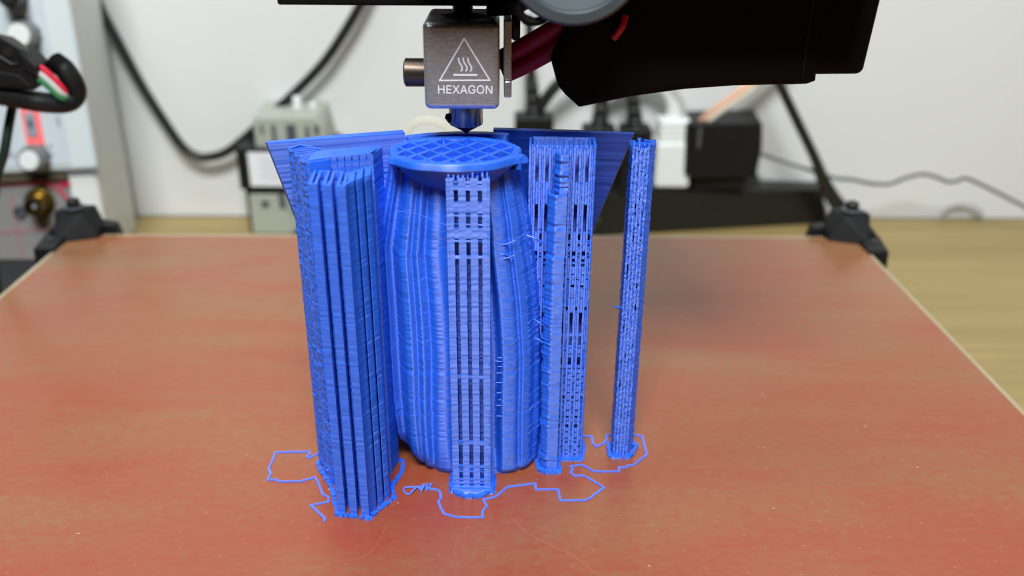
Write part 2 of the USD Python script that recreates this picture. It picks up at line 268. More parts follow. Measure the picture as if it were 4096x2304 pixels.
# ------------------------------------------------------------------ printed figure
fig = thing('printed_figure', 'half printed blue figure with pleated round body, flared side walls and open lattice top', '3D print', (-9, 181, 0))
KU = [0, .03, .05, .075, .10, .125, .15, .17, .22, .245, .26, .29, .325, .345, .42, .46, .60, .63, .665, .72, .735, .83, .845, .865, .91, .94, 1.0]
KD = [0, .2, -.4, .25, -.8, -1.2, -.2, .50, .55, -.35, .42, .45, -.85, .2, .3, -.3, -.3, -.1, -1.3, -1.3, .45, .55, -.45, .42, .30, -.35, 0]
def body_mesh(z0=0., z1=75.6, nz=300, nt=460):
    zs = np.linspace(z0, z1, nz); th = np.linspace(0, 2 * np.pi, nt, endpoint=False) + np.pi
    th = th + .0; ip = lambda a: np.interp(zs, a[::2], a[1::2])
    xl = ip([0, -18.7, 1.5, -20.0, 4.5, -22.7, 9, -25.3, 14, -26.7, 18, -26.9, 40, -26.5, 55, -26.3, 62, -24.9, 70, -23.2, 76, -22.2])
    xr = ip([0, 8.4, 1.5, 9.4, 10, 10, 30, 9.7, 45, 8.7, 52, 7.8, 61, 6.4, 68, 4.8, 76, 3.4])
    yf = ip([0, 170.6, 1.5, 169.9, 30, 169.7, 50, 169.9, 66, 170.2, 76, 170.6]); yb = ip([0, 194, 40, 195, 60, 191, 76, 185.2])
    cx, rx, cy, ry = (xl + xr) / 2, (xr - xl) / 2, (yf + yb) / 2, (yb - yf) / 2
    e = 2 / 3.1; c, s = np.cos(th), np.sin(th); ux, uy = np.sign(c) * abs(c) ** e, np.sign(s) * abs(s) ** e
    X = cx[:, None] + rx[:, None] * ux; Y = cy[:, None] + ry[:, None] * uy
    xlf, xrf = np.where(zs < 16, -26.9, xl), np.where(zs < 12, 10.0, xr); u = (X - xlf[:, None]) / (xrf - xlf)[:, None]; sh = np.clip(1 - zs / 34, 0, 1)[:, None] ** 1.4
    u2 = np.where(u < .5, u - .075 * sh * np.clip((.30 - u) / .30, 0, 1), u) + .004 * np.sin(zs / 7)[:, None]
    fold = np.interp(u2.ravel(), KU, KD).reshape(u.shape)
    k = np.array([.05, .1, .2, .3, .2, .1, .05]); fold = np.apply_along_axis(lambda r: np.convolve(np.r_[r[-3:], r, r[:3]], k, 'valid'), 1, fold)
    front = np.clip(-uy * 1.5, 0, 1); amp = 1.7 * np.interp(zs, [0, 1, 6, 60, 76], [.2, .45, 1, 1, .7])[:, None]
    rs = np.random.default_rng(3); row = .016 * rs.standard_normal(nz); row[rs.random(nz) < .12] -= .06
    low = (meshkit.noise(np.stack([X * .35, Y * .35, np.repeat(zs[:, None], nt, 1) * .9], -1), 5) - .5) * .05 + (meshkit.noise(np.stack([X * 1.1, Y * 1.1, np.repeat(zs[:, None], nt, 1) * 2.6], -1), 6) - .5) * .07
    d = row[:, None] + low + fold * front * amp * 1.0
    nxv, nyv = ux / rx[:, None], uy / ry[:, None]; L = np.hypot(nxv, nyv) + 1e-9
    X = X + nxv / L * (row[:, None] + low); Y = Y + nyv / L * (row[:, None] + low) - fold * front * amp
    V = np.stack([X, Y, np.repeat(zs[:, None], nt, 1)], -1).reshape(-1, 3)
    i, j = np.meshgrid(np.arange(nz - 1), np.arange(nt), indexing='ij'); a = i * nt + j; b = i * nt + (j + 1) % nt
    Fc = np.vstack([np.stack([a, b, b + nt], -1).reshape(-1, 3), np.stack([a, b + nt, a + nt], -1).reshape(-1, 3)])
    top = np.array([[cx[-1], cy[-1], zs[-1]]]); n0 = len(V); V = np.vstack([V, top]); jj = np.arange(nt); r0 = (nz - 1) * nt
    Fc = np.vstack([Fc, np.stack([r0 + jj, r0 + (jj + 1) % nt, np.full(nt, n0)], -1)])
    return trimesh.Trimesh(V, Fc, process=False)
obj('body', body_mesh(z1=73.1), 'blue_plastic', fig, smooth=55, label='pleated blue body with fine horizontal layers')
# collar: the bowl that carries the lattice, overhanging the front of the body
RIM_C, RIM_RX, RIM_YF, RIM_YB = -9.1, 13.3, 163.8, 184.6
def rim_curve(nt=220, grow=0.):
    th = np.linspace(0, 2 * np.pi, nt, endpoint=False); c, s = np.cos(th), np.sin(th)
    ry = (RIM_YB - RIM_YF) / 2; x = RIM_C + (RIM_RX + grow) * np.sign(c) * abs(c) ** .92; y = (RIM_YB + RIM_YF) / 2 + (ry + grow) * np.sign(s) * abs(s) ** .92
    bump = .30 * np.sin(5 * th + 1) * .5 + .25 * np.sin(11 * th)
    tip = np.exp(-((th - 5.93) / .075) ** 2) * 2.1 + np.exp(-((th - 3.62) / .06) ** 2) * .9
    return np.stack([x + c * (bump * .6 + tip), y + s * (bump * .4 + tip * .4)], 1)
def loft(rings, cap=True):
    k = len(rings[0]); V = np.vstack(rings); F_ = []
    i, j = np.meshgrid(np.arange(len(rings) - 1), np.arange(k), indexing='ij'); a = i * k + j; b = i * k + (j + 1) % k
    F_ = np.vstack([np.stack([a, b, b + k], -1).reshape(-1, 3), np.stack([a, b + k, a + k], -1).reshape(-1, 3)])
    if cap:
        n0 = len(V); V = np.vstack([V, rings[0].mean(0), rings[-1].mean(0)]); jj = np.arange(k); r0 = (len(rings) - 1) * k
        F_ = np.vstack([F_, np.stack([(jj + 1) % k, jj, np.full(k, n0)], -1), np.stack([r0 + jj, r0 + (jj + 1) % k, np.full(k, n0 + 1)], -1)])
    return trimesh.Trimesh(V, F_, process=False)
rc = rim_curve(); RN = normals2(rc); low_c = np.array([-8.2, 177.0]); rings = []
rs = np.random.default_rng(11)
for t in np.linspace(0, 1, 26):
    zb = 74.5 - 6.8 * np.clip(-np.sin(np.linspace(0, 2 * np.pi, len(rc), endpoint=False)), 0, 1) ** 1.7; z = zb + t * (74.6 - zb) * .999; k = .30 + .70 * t ** .66; q = np.stack([RIM_C + (rc[:, 0] - RIM_C) * (.90 + .10 * t ** .5), np.where(rc[:, 1] < 176, 176 + (rc[:, 1] - 176) * k, rc[:, 1])], 1) + RN * rs.normal(0, .025)
    rings.append(np.c_[q, z])
rings.append(np.c_[rc - RN * .10, np.full(len(rc), 75.55)]); rings.append(np.c_[rc - RN * .35, np.full(len(rc), 75.9)])
inner = RN * (1.7 + 1.1 * np.clip(-RN[:, 1], 0, 1))[:, None]
rings.append(np.c_[rc - inner * .6, np.full(len(rc), 76.0)]); rings.append(np.c_[rc - inner, np.full(len(rc), 75.7)]); rings.append(np.c_[rc - inner * 1.03, np.full(len(rc), 73.3)])
obj('collar', loft(rings), 'blue_plastic', fig, smooth=40, label='overhanging bowl shaped collar with smooth rounded rim')
inn = Polygon(rc - inner * .9).buffer(0); lines = []
for k in np.arange(-42.3, 43, 4.7):
    for sgn in (1, -1):
        c0 = np.array([RIM_C - .4 + k, 174.2]); d = np.array([1, 1.3 * sgn])
        lines.append(LineString([c0 - d * 40, c0 + d * 40]).buffer(.29, cap_style='flat'))
lat = union_all(lines).intersection(inn)
obj('infill_lattice', layered(lat, 73.2, 75.92, dz=.35, amp=.03, seg=1.2), 'blue_plastic', fig, smooth=30, label='diamond lattice of thin crossing lines on top')
lumps = []
for k in range(26):
    p = inn.centroid; a = rs.uniform(0, 6.28); q = np.array([RIM_C + 10.5 * math.cos(a), 174.2 + 7.6 * math.sin(a)]) * 1.0
    s = trimesh.creation.icosphere(1, rs.uniform(.25, .55)); s.apply_scale((1.2, 1, .8)); s.apply_translation((q[0], q[1], rs.uniform(73.4, 74.4))); lumps.append(s)
obj('infill_blobs', cat_(lumps), 'blue_plastic', fig, smooth=60, kind='stuff')
# flared side walls
def side_wall(p_in, p_out, slope, thick, seed, lean):
    zs = np.linspace(0, 76, 190); r = np.random.default_rng(seed); rings = []
    for z in zs:
        i_, o_ = np.array(p_in, float), np.array(p_out, float) + np.array([slope * (76 - z), 0]); dy = np.array([0, lean * min(76 - z, 46)]); i_ = i_ + dy; o_ = o_ + dy; e = (o_ - i_) / np.linalg.norm(o_ - i_); n = np.array([-e[1], e[0]]); n = n if n[1] > 0 else -n
        j = r.normal(0, .035) - (.09 if r.random() < .08 else 0); tt = thick * (1 if z < 75.4 else .85)
        m1, m2 = i_ + (o_ - i_) * .5, i_ + (o_ - i_) * .5
        w = r.normal(0, .015, 4)
        ring = [i_ - n * (j + w[0]), m1 - n * (j + w[1]), o_ - n * (j + w[2]), o_ + e * .35 + n * .45 * tt, o_ - e * .4 + n * .6 * tt, m2 + n * tt, i_ + n * tt]
        if np.cross(ring[1] - ring[0], ring[3] - ring[0]) < 0: ring = ring[::-1]
        rings.append(np.c_[np.array(ring), np.full(7, z)])
    return loft(rings)
obj('side_wall', side_wall((-20.2, 186.6), (-47.3, 178.2), .208, 3.0, 1, .2), 'blue_plastic', fig, smooth=35, label='left flared side wall of the figure')
obj('side_wall', side_wall((-1.6, 189.6), (28.2, 186.8), -.233, 2.2, 2, .5), 'blue_plastic', fig, smooth=35, label='right flared side wall in the shade')
for k, (x, y, z, r_) in enumerate([(-14.5, 186.0, 75.6, 1.0), (-11.8, 186.6, 75.5, .8), (-3.4, 187.2, 75.6, 1.1), (-1.8, 187.0, 75.3, .8), (-5.2, 187.4, 75.2, .8)]):
    pass
obj('back_edge', layered(LineString([(-19, 184.5), (-15, 186.2), (-9, 187.6), (-3, 187.4), (0.8, 186.5)]).buffer(.9), 60, 75.9, amp=.05, seg=.8, seed=5), 'blue_plastic', fig)
# loose strands beside the pleats, right of the front support
st = []
for z, a, b, dz in ((57.2, .2, 4.0, 1.1), (55.4, .2, 3.6, -.8), (54.0, 0, 3.6, .9), (31.0, .3, 3.9, .3), (30.2, 0, 3.4, -.3), (28.8, .4, 3.8, .6), (27.2, 0, 3.7, .7), (24.8, 0, 3.8, .2), (22.2, .2, 3.9, .3), (20.4, .6, 3.2, .4), (19.0, .1, 3.9, .2), (16.2, .2, 3.8, .1)):
    x0 = -.9; st.append(tube([(x0 + a, 170.0, z), (x0 + (a + b) / 2, 169.8, z + dz * .3), (x0 + b, 170.0, z + dz)], .12, 6, 4))
obj('loose_strand', cat_(st), 'blue_plastic', fig, kind='stuff', label='loose strands bridging a pleat beside the front support')
obj('thread', tube([(-20.6, 168.6, 65.1), (-16, 167.4, 64.6), (-10.2, 165.2, 63.2)], .07, 5), 'blue_plastic', fig)
# ------------------------------------------------------------------ support towers
def zig(P0, P1, n, depth, frac=.55):
    """n ribs along P0-P1 joined by returns 'depth' behind; (path, gaps as pairs of front points)."""
    P0, P1, d = np.array(P0, float), np.array(P1, float), np.array(depth, float); L = np.linalg.norm(P1 - P0); e = (P1 - P0) / L
    pitch = L / (n - 1 + frac); a = pitch * frac; path, gaps = [], []
    for i in range(n):
        P = P0 + e * i * pitch; path += [P + d, P, P + e * a, P + e * a + d]
        if i < n - 1: gaps.append((P + e * a, P + e * pitch))
    return path, gaps
def wall_plan(path, t=.55): return LineString(path).buffer(t / 2, cap_style='flat', join_style='mitre', mitre_limit=2)
def bars(gaps, spans, t=.5, recess=.12, seed=0, jit=.08, dip=0.):
    """Little webs closing the gaps between ribs over the given heights; spans: list of lists, one per gap."""
    out = []; r = np.random.default_rng(seed)
    for (a, b), sp in zip(gaps, spans):
        n = np.array([-(b - a)[1], (b - a)[0]]); n /= np.linalg.norm(n); n = n if n[1] > 0 else -n
        for z0, z1 in sp:
            o = recess + r.uniform(0, jit); mid = (a + b) / 2 + n * dip
            pl = LineString([a + n * o, mid + n * o, b + n * o]).buffer(t / 2, cap_style='flat')
            out.append(layered(pl, z0, z1, dz=.35, amp=.03, seg=.7, seed=int(r.integers(1e6))))
    return out
def solid_spans(windows, z0, z1):
    """The heights left over between windows."""
    w = sorted(windows); out, z = [], z0
    for a, b in w:
        if a > z + .05: out.append((z, a))
        z = max(z, b)
    if z1 > z: out.append((z, z1))
    return out
def skin(P0, P1, z0, z1, cells, depth, t=.5, seed=0, rib=None, wob=.1):
    """A wall of small webs and openings between two plan points: cells = list of columns, each a list of open spans."""
    out = []; P0, P1 = np.array(P0, float), np.array(P1, float); e = (P1 - P0); L = np.linalg.norm(e); e /= L; n = np.array([-e[1], e[0]]); n = n if n[1] > 0 else -n
    w = L / len(cells); r = np.random.default_rng(seed)
    for i, win in enumerate(cells):
        a, b = P0 + e * i * w, P0 + e * (i + 1) * w
        o = 0.0 if i % 2 == 0 else depth
        for s in solid_spans(win, z0, z1):
            pl = LineString([a - e * .02 + n * (o + r.uniform(0, wob)), b + e * .02 + n * (o + r.uniform(0, wob))]).buffer(t / 2, cap_style='flat')
            out.append(layered(pl, s[0], s[1], dz=.33, amp=.065, seg=.45, seed=int(r.integers(1e6))))
    return out
def grid_wall(P0, P1, widths, depth, cells, z1, t=.4, seed=0, jit=.05, dip=.1, leg_amp=.02):
    """Upright legs running back from P0-P1, the columns between them closed by webs except at the listed openings."""
    P0, P1 = np.array(P0, float), np.array(P1, float); e = (P1 - P0) / np.linalg.norm(P1 - P0); d = np.array(depth, float); pos = np.r_[0, np.cumsum(widths)]
    pos = pos / pos[-1] * np.linalg.norm(P1 - P0); pts = [P0 + e * k for k in pos]
    out = [layered(LineString([p, p + d]).buffer(t / 2, cap_style='square'), 0, z1 - .25 * (i % 3), dz=.32, amp=leg_amp, seg=.7, seed=seed + i) for i, p in enumerate(pts)]
    gaps = [(pts[i] + e * t * .45, pts[i + 1] - e * t * .45) for i in range(len(pts) - 1)]
    return out + bars(gaps, [solid_spans(c, 0, z1 - .4) for c in cells], t=t, recess=.02, seed=seed, jit=jit, dip=dip)
def brim(plan, seed=0, n=26, z=.5, size=(.28, .62)):
    """Little overlapping pads round the foot."""
    r = np.random.default_rng(seed); ring = plan.exterior; out = []
    n = int(n * 1.5)
    for k in range(n):
        p = ring.interpolate((k + r.uniform(-.25, .25)) / n, normalized=True); q = ring.interpolate(((k + .3) / n) % 1, normalized=True)
        a = math.atan2(q.y - p.y, q.x - p.x); w, l = r.uniform(*size), r.uniform(*size)
        g = affinity.translate(affinity.rotate(sbox(-w * .7, -l, w * .7, l * .6).buffer(.12), math.degrees(a), origin=(0, 0)), p.x, p.y)
        out.append(layered(g, 0.02, z * r.uniform(.6, 1.4), dz=.3, amp=.03, seg=.6, seed=k))
    return cat_(out)
# left tower: an accordion in two blocks
t1 = thing('support_tower', 'widest blue support tower, accordion folded, left of the figure', 'support tower', (-32, 165, 0))
pf, g1 = zig((-34.6, 156.6), (-28.3, 155.4), 3, (-.5, 8.0), .40)
pf2, g2 = zig((-27.6, 157.6), (-24.6, 162.0), 3, (-.6, 5.4), .38)
front_plan = union_all([wall_plan(pf, .62), wall_plan(pf2, .62), LineString([pf[-1], pf[-2], (-28.0, 156.6), pf2[1]]).buffer(.3, cap_style='flat')])
sh = [layered(front_plan, 0, 74.6, dz=.3, amp=.02, seg=.7, seed=21)]
sh += bars(g1, [[(0, 74.2)], [(0, 74.3)]], recess=2.6, seed=3) + bars(g2, [[(0, 74.3)]] * 2, recess=2.0, seed=4)
obj('shaft', cat_(sh), 'blue_plastic', t1, smooth=50, label='front block of tall vertical folds')
pb, gb = zig((-36.6, 167.2), (-25.2, 171.2), 9, (.7, 5.6), .5)
left_face = [(-41.6, 174.2), (-36.2, 164.0)]
rear_plan = union_all([wall_plan(pb, .45)] + [LineString([np.array((-41.6, 174.2)) + np.array((.55, -.98)) * t, np.array((-41.6, 174.2)) + np.array((.55, -.98)) * t + np.array((3.6, 2.0))]).buffer(.2) for t in np.arange(.6, 9.4, 1.25)] + [ LineString([(-42.0, 174.6), (-40.5, 177.4), (-35.5, 174.0)]).buffer(.25)])
sr = [layered(rear_plan, 0, 76, dz=.34, amp=.03, seg=.9, seed=22)]
lw = [(70.5, 74.2), (65.0, 69.0), (59, 60.5), (53.0, 57.5), (44.5, 52.0), (38.5, 41.0), (27.0, 27.6), (13.5, 21.0), (11.4, 12.4), (3.6, 10.0), (1.2, 2.2)]
lw2 = [(z0 - 1.0, z1 - 1.4) for z0, z1 in lw if z1 - z0 > 2]
sr += skin((-42.0, 174.6), (-36.8, 165.2), 0, 75.8, [[], lw, [], lw2, [], []], .35, t=.42, seed=5, wob=.02)
sr += bars(gb, [solid_spans([(74.9, 76)] + [(z, z + 1.5) for z in np.arange(2 + (k % 2) * 1.1, 70, 3.3)], 0, 75.9) for k in range(8)], recess=.1, seed=6, jit=.2)
sr += [layered(LineString([(-25.2, 171.2), (-24.0, 175.8)]).buffer(.3), 0, 76, seg=.9, seed=8)]
obj('shaft', cat_(sr), 'blue_plastic', t1, smooth=50, label='rear block with slits on its left side')
obj('foot', brim(Polygon([(-35.0, 156.0), (-28, 154.6), (-26.5, 157.4), (-23.4, 161.6), (-24.4, 166), (-22.6, 171.5), (-22.8, 175.5), (-40, 178), (-42.6, 174.2), (-37.4, 164.6)]), 1, 44), 'blue_plastic', t1)
# front support pillar
t2 = thing('support_tower', 'blue windowed support pillar standing in front of the figure under the lattice rim', 'support tower', (-6.2, 167, 0))
pp, gp = zig((-10.2, 164.6), (-2.3, 164.3), 4, (0, 5.2), .42)
pw = [(68.4, 70.8), (65.8, 66.2), (63.9, 65.5), (63.1, 63.7), (60.5, 60.9), (56.9 + .3, 60.2), (29.8, 56.6), (13.3, 29.2), (6.9, 12.4), (6.0, 6.4), (5.5, 5.8), (3.4, 5.2), (2.5, 2.9), (1.5, 2.0), (71.9, 72.2)]
sh = [layered(wall_plan(pp, .5), 0, 73.2, dz=.3, amp=.025, seg=.6, seed=31)]
sh += bars(gp, [solid_spans(pw, .6, 72.6)] * 3, recess=.0, seed=9, jit=.06)
sh += [layered(LineString([(-10.0, 164.6), (-10.0, 169.4), (-2.4, 169.2), (-2.4, 164.3)]).buffer(.25), 0, 72.5, seg=.8, seed=33)]
obj('shaft', cat_(sh), 'blue_plastic', t2, smooth=50)
cr = []
for k in range(9):
    x = -9.9 + k * .92; cr.append(layered(sbox(x - .16, 164.2, x + .16, 164.9 + .3 * (k % 2)), 72.6, 73.6 + .9 * rng.random(), dz=.3, amp=.04, seg=.4, seed=40 + k))
obj('crown', cat_(cr), 'blue_plastic', t2, label='ragged crown of thin teeth')
obj('foot', brim(Point(-6.2, 166.6).buffer(4.9), 2, 34, .7), 'blue_plastic', t2)
obj('foot_collar', layered(Polygon([(-10.6, 164.2), (-1.8, 163.9), (-1.6, 169.5), (-10.8, 169.5)]).buffer(.3), 0, 1.1, dz=.3, amp=.06, seg=.5, seed=44, flare=.5), 'blue_plastic', t2)
# right windowed tower
t3 = thing('support_tower', 'broad blue support tower full of small windows, right of the figure behind a thin pillar', 'support tower', (14, 179, 0))
A = [(68.4, 73.9), (57.5, 63.7), (52.0, 53.2), (50.6, 51.4), (49.5, 50.2), (44.6, 45.3), (33.4, 38.6), (30.4, 32.8), (29.6, 30.0), (28.0, 28.4), (25.4, 27.5), (24.3, 24.8), (23.0, 23.5), (19.9, 20.3), (15.8, 16.2), (11.2, 12.0), (10.3, 10.6), (8.5, 9.7), (5.4, 6.0), (4.3, 5.0)]
B = [(55.6, 57.1), (54.2, 54.8), (52.4, 52.8), (51.6, 52.0), (39.0, 40.0), (28.9, 29.3), (24.2, 24.6), (20.4, 20.9), (16.4, 17.4), (15.4, 15.9), (13.9, 14.2), (9.9, 10.2), (6.6, 6.9), (3.0, 3.8), (1.6, 2.0)]
A += [(1.0, 1.5), (2.2, 2.7), (7.2, 7.7), (13.1, 13.6), (18.0, 18.4), (21.4, 21.8), (26.0, 26.3), (36.4, 36.7), (42.0, 42.3), (47.6, 47.9)]
B += [(4.8, 5.2), (7.8, 8.2), (11.3, 11.7), (12.6, 12.9), (18.6, 19.0), (22.2, 22.7), (30.9, 31.2), (46.4, 46.8), (57.8, 58.1)]
sh = grid_wall((6.0, 176.9), (19.1, 176.6), [.95, 1.2] * 6 + [.95], (.3, 6.5), [B, A] * 6 + [B], 76, seed=510, jit=.08, dip=.14)
sh += [layered(LineString([(6.6, 181.0), (19.0, 180.6)]).buffer(.25), 0, 75.2, seg=.9, seed=56), layered(LineString([(19.1, 176.6), (19.5, 183.5), (7, 184)]).buffer(.3), 0, 76, seg=.9, seed=55)]
obj('shaft', cat_(sh), 'blue_plastic', t3, smooth=50)
obj('foot', brim(Polygon([(6, 176.5), (19.4, 176.0), (20.1, 181), (19.8, 184.5), (6, 184.5)]), 3, 40), 'blue_plastic', t3)
# thin pillar in front of it
t4 = thing('support_tower', 'thin blue support pillar with stepped top between the figure and the broad right tower', 'support tower', (11.9, 173, 0))
th_plan = LineString([(9.9, 175.4), (9.7, 172.6), (10.9, 171.5), (12.9, 171.6), (13.1, 175.2)]).buffer(.32, join_style='mitre')
stp = Polygon([(9.3, 175.2), (9.5, 172.4), (10.8, 171.2), (13.2, 171.3), (13.3, 175.4)])
sh = [layered(th_plan.union(stp.buffer(-.55)), 0, 54, dz=.3, amp=.035, seg=.5, seed=61), layered(affinity.translate(th_plan, .2, .2), 53.9, 67.4, dz=.3, amp=.04, seg=.5, seed=62),
      layered(affinity.scale(affinity.translate(th_plan, .9, .8), .72, .9), 67.3, 75.6, dz=.33, amp=.07, seg=.45, seed=63)]
for k, z in enumerate((42, 37.5, 33.5, 30, 26.5, 22.5, 12, 3.5)):
    sh.append(layered(LineString([(9.6, 174.6), (9.45, 172.7), (10.6, 171.55)]).buffer(.335), z, z + 1.0, dz=.3, amp=.06, seg=.5, seed=70 + k))
obj('shaft', cat_(sh), 'blue_plastic', t4, smooth=50)
obj('foot', brim(Polygon([(9.0, 175), (9.2, 172), (10.6, 170.7), (13.6, 170.9), (13.8, 175)]), 4, 18, .7), 'blue_plastic', t4)
obj('stray_strand', cat_([tube([(5.4, 172.5, 58.4), (7.4, 172.0, 57.8), (9.3, 172, 56.6)], .2, 6), tube([(7.6, 172.6, 34.5), (8.4, 172.2, 34.2), (9.2, 172.4, 33.4)], .25, 6), tube([(7.4, 172.6, 39), (8.5, 172.0, 38.4), (9.3, 172.6, 37.6)], .2, 6)]), 'blue_plastic', t4)
# far right pillar
t5 = thing('support_tower', 'lone narrow blue support pillar with brick like texture, farthest right on the bed', 'support tower', (29.3, 179.5, 0))
P0, P1, P2, P3 = np.array((27.1, 177.7)), np.array((30.1, 177.4)), np.array((30.6, 178.7)), np.array((31.8, 180.8))
r = np.random.default_rng(77)
def rand_open(seed, fixed, dens):
    q = np.random.default_rng(seed); out = list(fixed); z = 1.0
    while z < 75:
        h_ = q.choice([.3, .35, .45]); 
        if q.random() < dens and all(z + h_ < a - .2 or z > b + .2 for a, b in fixed): out.append((z, z + h_))
        z += q.uniform(.6, 1.3)
    return out
sh = [layered(Polygon([(27.0, 181.2), (29.0, 181.0), (29.6, 181.6), (30.8, 182.4), (28.6, 183.0), (27.2, 182.6)]), 0, 75.2, dz=.4, amp=.02, seg=1.2, seed=80)]
cells1 = [rand_open(1, [(54.9, 56.5), (26.7, 28.0), (10.3, 11.6), (62.4, 63.6)], .3), rand_open(2, [(47.4, 49.8), (18.8, 20.9), (33.9, 35.0)], .3), rand_open(3, [(44.0, 45.3), (38.7, 40.4), (60.9, 61.7)], .25)]
cells2 = [rand_open(4, [(54.6, 56.6), (27.4, 28.8), (35.2, 36.2)], .25), rand_open(5, [(45.4, 49.6), (39.6, 41.5), (20.2, 21.6)], .3)]
sh += grid_wall(P0, P1, [.9, .9, .9, .9], (.4, 2.6), [cells1[1], cells1[0], rand_open(12, [], .2), cells1[2]], 76, seed=810, jit=.10, leg_amp=.04)
sh += grid_wall(P2, P3, [.9, 1.0, .9], (-1.8, 1.6), [cells2[0], rand_open(13, [(33, 34)], .2), cells2[1]], 76, seed=820, jit=.10, leg_amp=.04)
sh += [layered(LineString([tuple(P1), (30.3, 178.5), tuple(P2)]).buffer(.22), 0, 75.4, dz=.34, amp=.05, seg=.5, seed=86), layered(LineString([(27.1, 182.4), (27.0, 180), tuple(P0)]).buffer(.25), 0, 75.6, dz=.34, amp=.06, seg=.5, seed=87)]
obj('shaft', cat_(sh), 'blue_plastic', t5, smooth=50)
cr = [layered(Point(x, y).buffer(.42), 75.0, 76.0 + .9 * r.random(), dz=.3, amp=.05, seg=.4, seed=100 + k) for k, (x, y) in enumerate([(27.2, 177.9), (28.2, 177.7), (29.4, 178.4), (30.2, 178.3), (31.0, 180), (31.7, 180.9), (28.6, 180.6), (27.3, 181)])]
obj('crown', cat_(cr), 'blue_plastic', t5)
obj('foot', brim(Polygon([(26.2, 177.2), (30.4, 176.6), (31.6, 178.4), (33, 181), (32, 183), (26.4, 182)]), 6, 22, .7), 'blue_plastic', t5)
obj('stray_strand', tube([(26.7, 177.6, 39.4), (25.4, 177.4, 39.6), (24.9, 177.4, 39.9)], .22, 6), 'blue_plastic', t5)
# ------------------------------------------------------------------ skirt lines on the bed
def bead(pts, w=.52, hgt=.3, seed=0):
    g = LineString(pts).segmentize(.8); q = np.array(g.coords); q = q + np.random.default_rng(seed).normal(0, .02, q.shape)
    a = LineString(q).buffer(w / 2, join_style='round'); b = LineString(q).buffer(w / 2 - .12, join_style='round')
    return cat_([layered(a, .01, hgt * .62, dz=.2, amp=.0, seg=1.), layered(b, hgt * .5, hgt, dz=.2, amp=.0, seg=1.)])
sk1 = thing('skirt_line', 'thin blue outline line on the bed left of the widest tower', 'skirt line', (-46, 167, 0))
obj('bead', bead([(-39, 180.6), (-42.9, 178.8), (-45.1, 176.7), (-45.7, 177.3), (-45.3, 178.2), (-45.6, 179.3), (-53.5, 179.0), (-53.5, 176.0), (-53.6, 172.3), (-52.8, 170.8), (-52.8, 168.2), (-50.9, 168.4), (-50.3, 167.6), (-45.3, 167.8), (-42.3, 169.2), (-41.1, 167.0), (-40.3, 165.1), (-39.4, 163.0), (-38.0, 162.0), (-37.7, 160.5), (-41.3, 159.1), (-37.4, 154.7), (-37.5, 153.9)], seed=1), 'blue_bead', sk1)
sk2 = thing('skirt_line', 'long thin blue outline on the bed from the front pillar round the right supports', 'skirt line', (8, 165, 0))
obj('bead', bead([(-16.7, 165.3), (-13.8, 164.5), (-13.3, 163.5), (-13.0, 161.6), (-13.5, 160.5), (-12.9, 158.3), (-12.1, 156.3), (-9.5, 155.2), (-3.7, 155.0), (-3.7, 157.2), (-2.9, 158.8), (-3.6, 161.0), (-0.8, 162.2), (1.7, 165.6), (7.4, 166.8), (8.1, 166.9), (8.1, 164.7), (13.1, 164.7), (13.4, 160.8), (18.9, 160.8), (20.1, 161.7), (23.6, 165.4), (19.4, 169.8), (17.2, 169.8), (16.4, 171.0), (17.0, 172.2), (16.5, 173.4), (19.3, 174.0), (21.9, 171.4), (27.6, 171.4), (27.8, 173.0), (29.6, 173.0), (30.0, 173.8), (31.3, 173.8), (35.1, 178.0), (35.1, 185.8), (33.4, 186.5), (26.4, 186.5), (26.1, 184.0), (25.2, 182.7), (23.4, 181.4), (22.6, 182.5), (22.6, 185.8), (16.4, 185.8)], seed=2), 'blue_bead', sk2)
tg = [(-17.2, 165.4), (-18.6, 165.5), (-21.3, 165.2), (-21.4, 163.9), (-20.2, 162.8), (-18.6, 165.0), (-17.8, 164.5), (-17.2, 165.9), (-17.6, 164.3), (-16.7, 165.7), (-16.2, 164.5), (-15.4, 166.2)]
obj('tangle', cat_([tube([(x, y, .25 + .35 * (k % 2) * (k > 4)) for k, (x, y) in enumerate(tg)], .22, 6, 4), tube([(-17.6, 163.4, .3), (-16.9, 165.2, .9), (-15.8, 166.3, .4)], .16, 6), tube([(-16.4, 163.6, .3), (-16.3, 165.0, 1.0), (-17.6, 166.1, .5)], .14, 6)]), 'blue_bead', sk2, label='small tangle of filament at the end of the line')
fl = []
for x, y, s in ((-38.4, 164.8, .35), (-22.4, 160.0, .3), (92, 190, .5), (98, 173, .45), (60, 158, .35), (-88, 150, .4), (70, 205, .45), (64, 181, .35), (30, 140, .4), (-60, 178, .3)):
    f_ = trimesh.creation.icosphere(0, s); f_.apply_scale((1, .5, .3)); f_.apply_transform(trimesh.transformations.rotation_matrix(x, (0, 0, 1))); f_.apply_translation((x, y, .1)); fl.append(f_)
solo('plastic_crumb', cat_(fl), 'crumb', 'tiny pale plastic crumbs scattered on the orange bed', 'crumbs', kind='stuff')
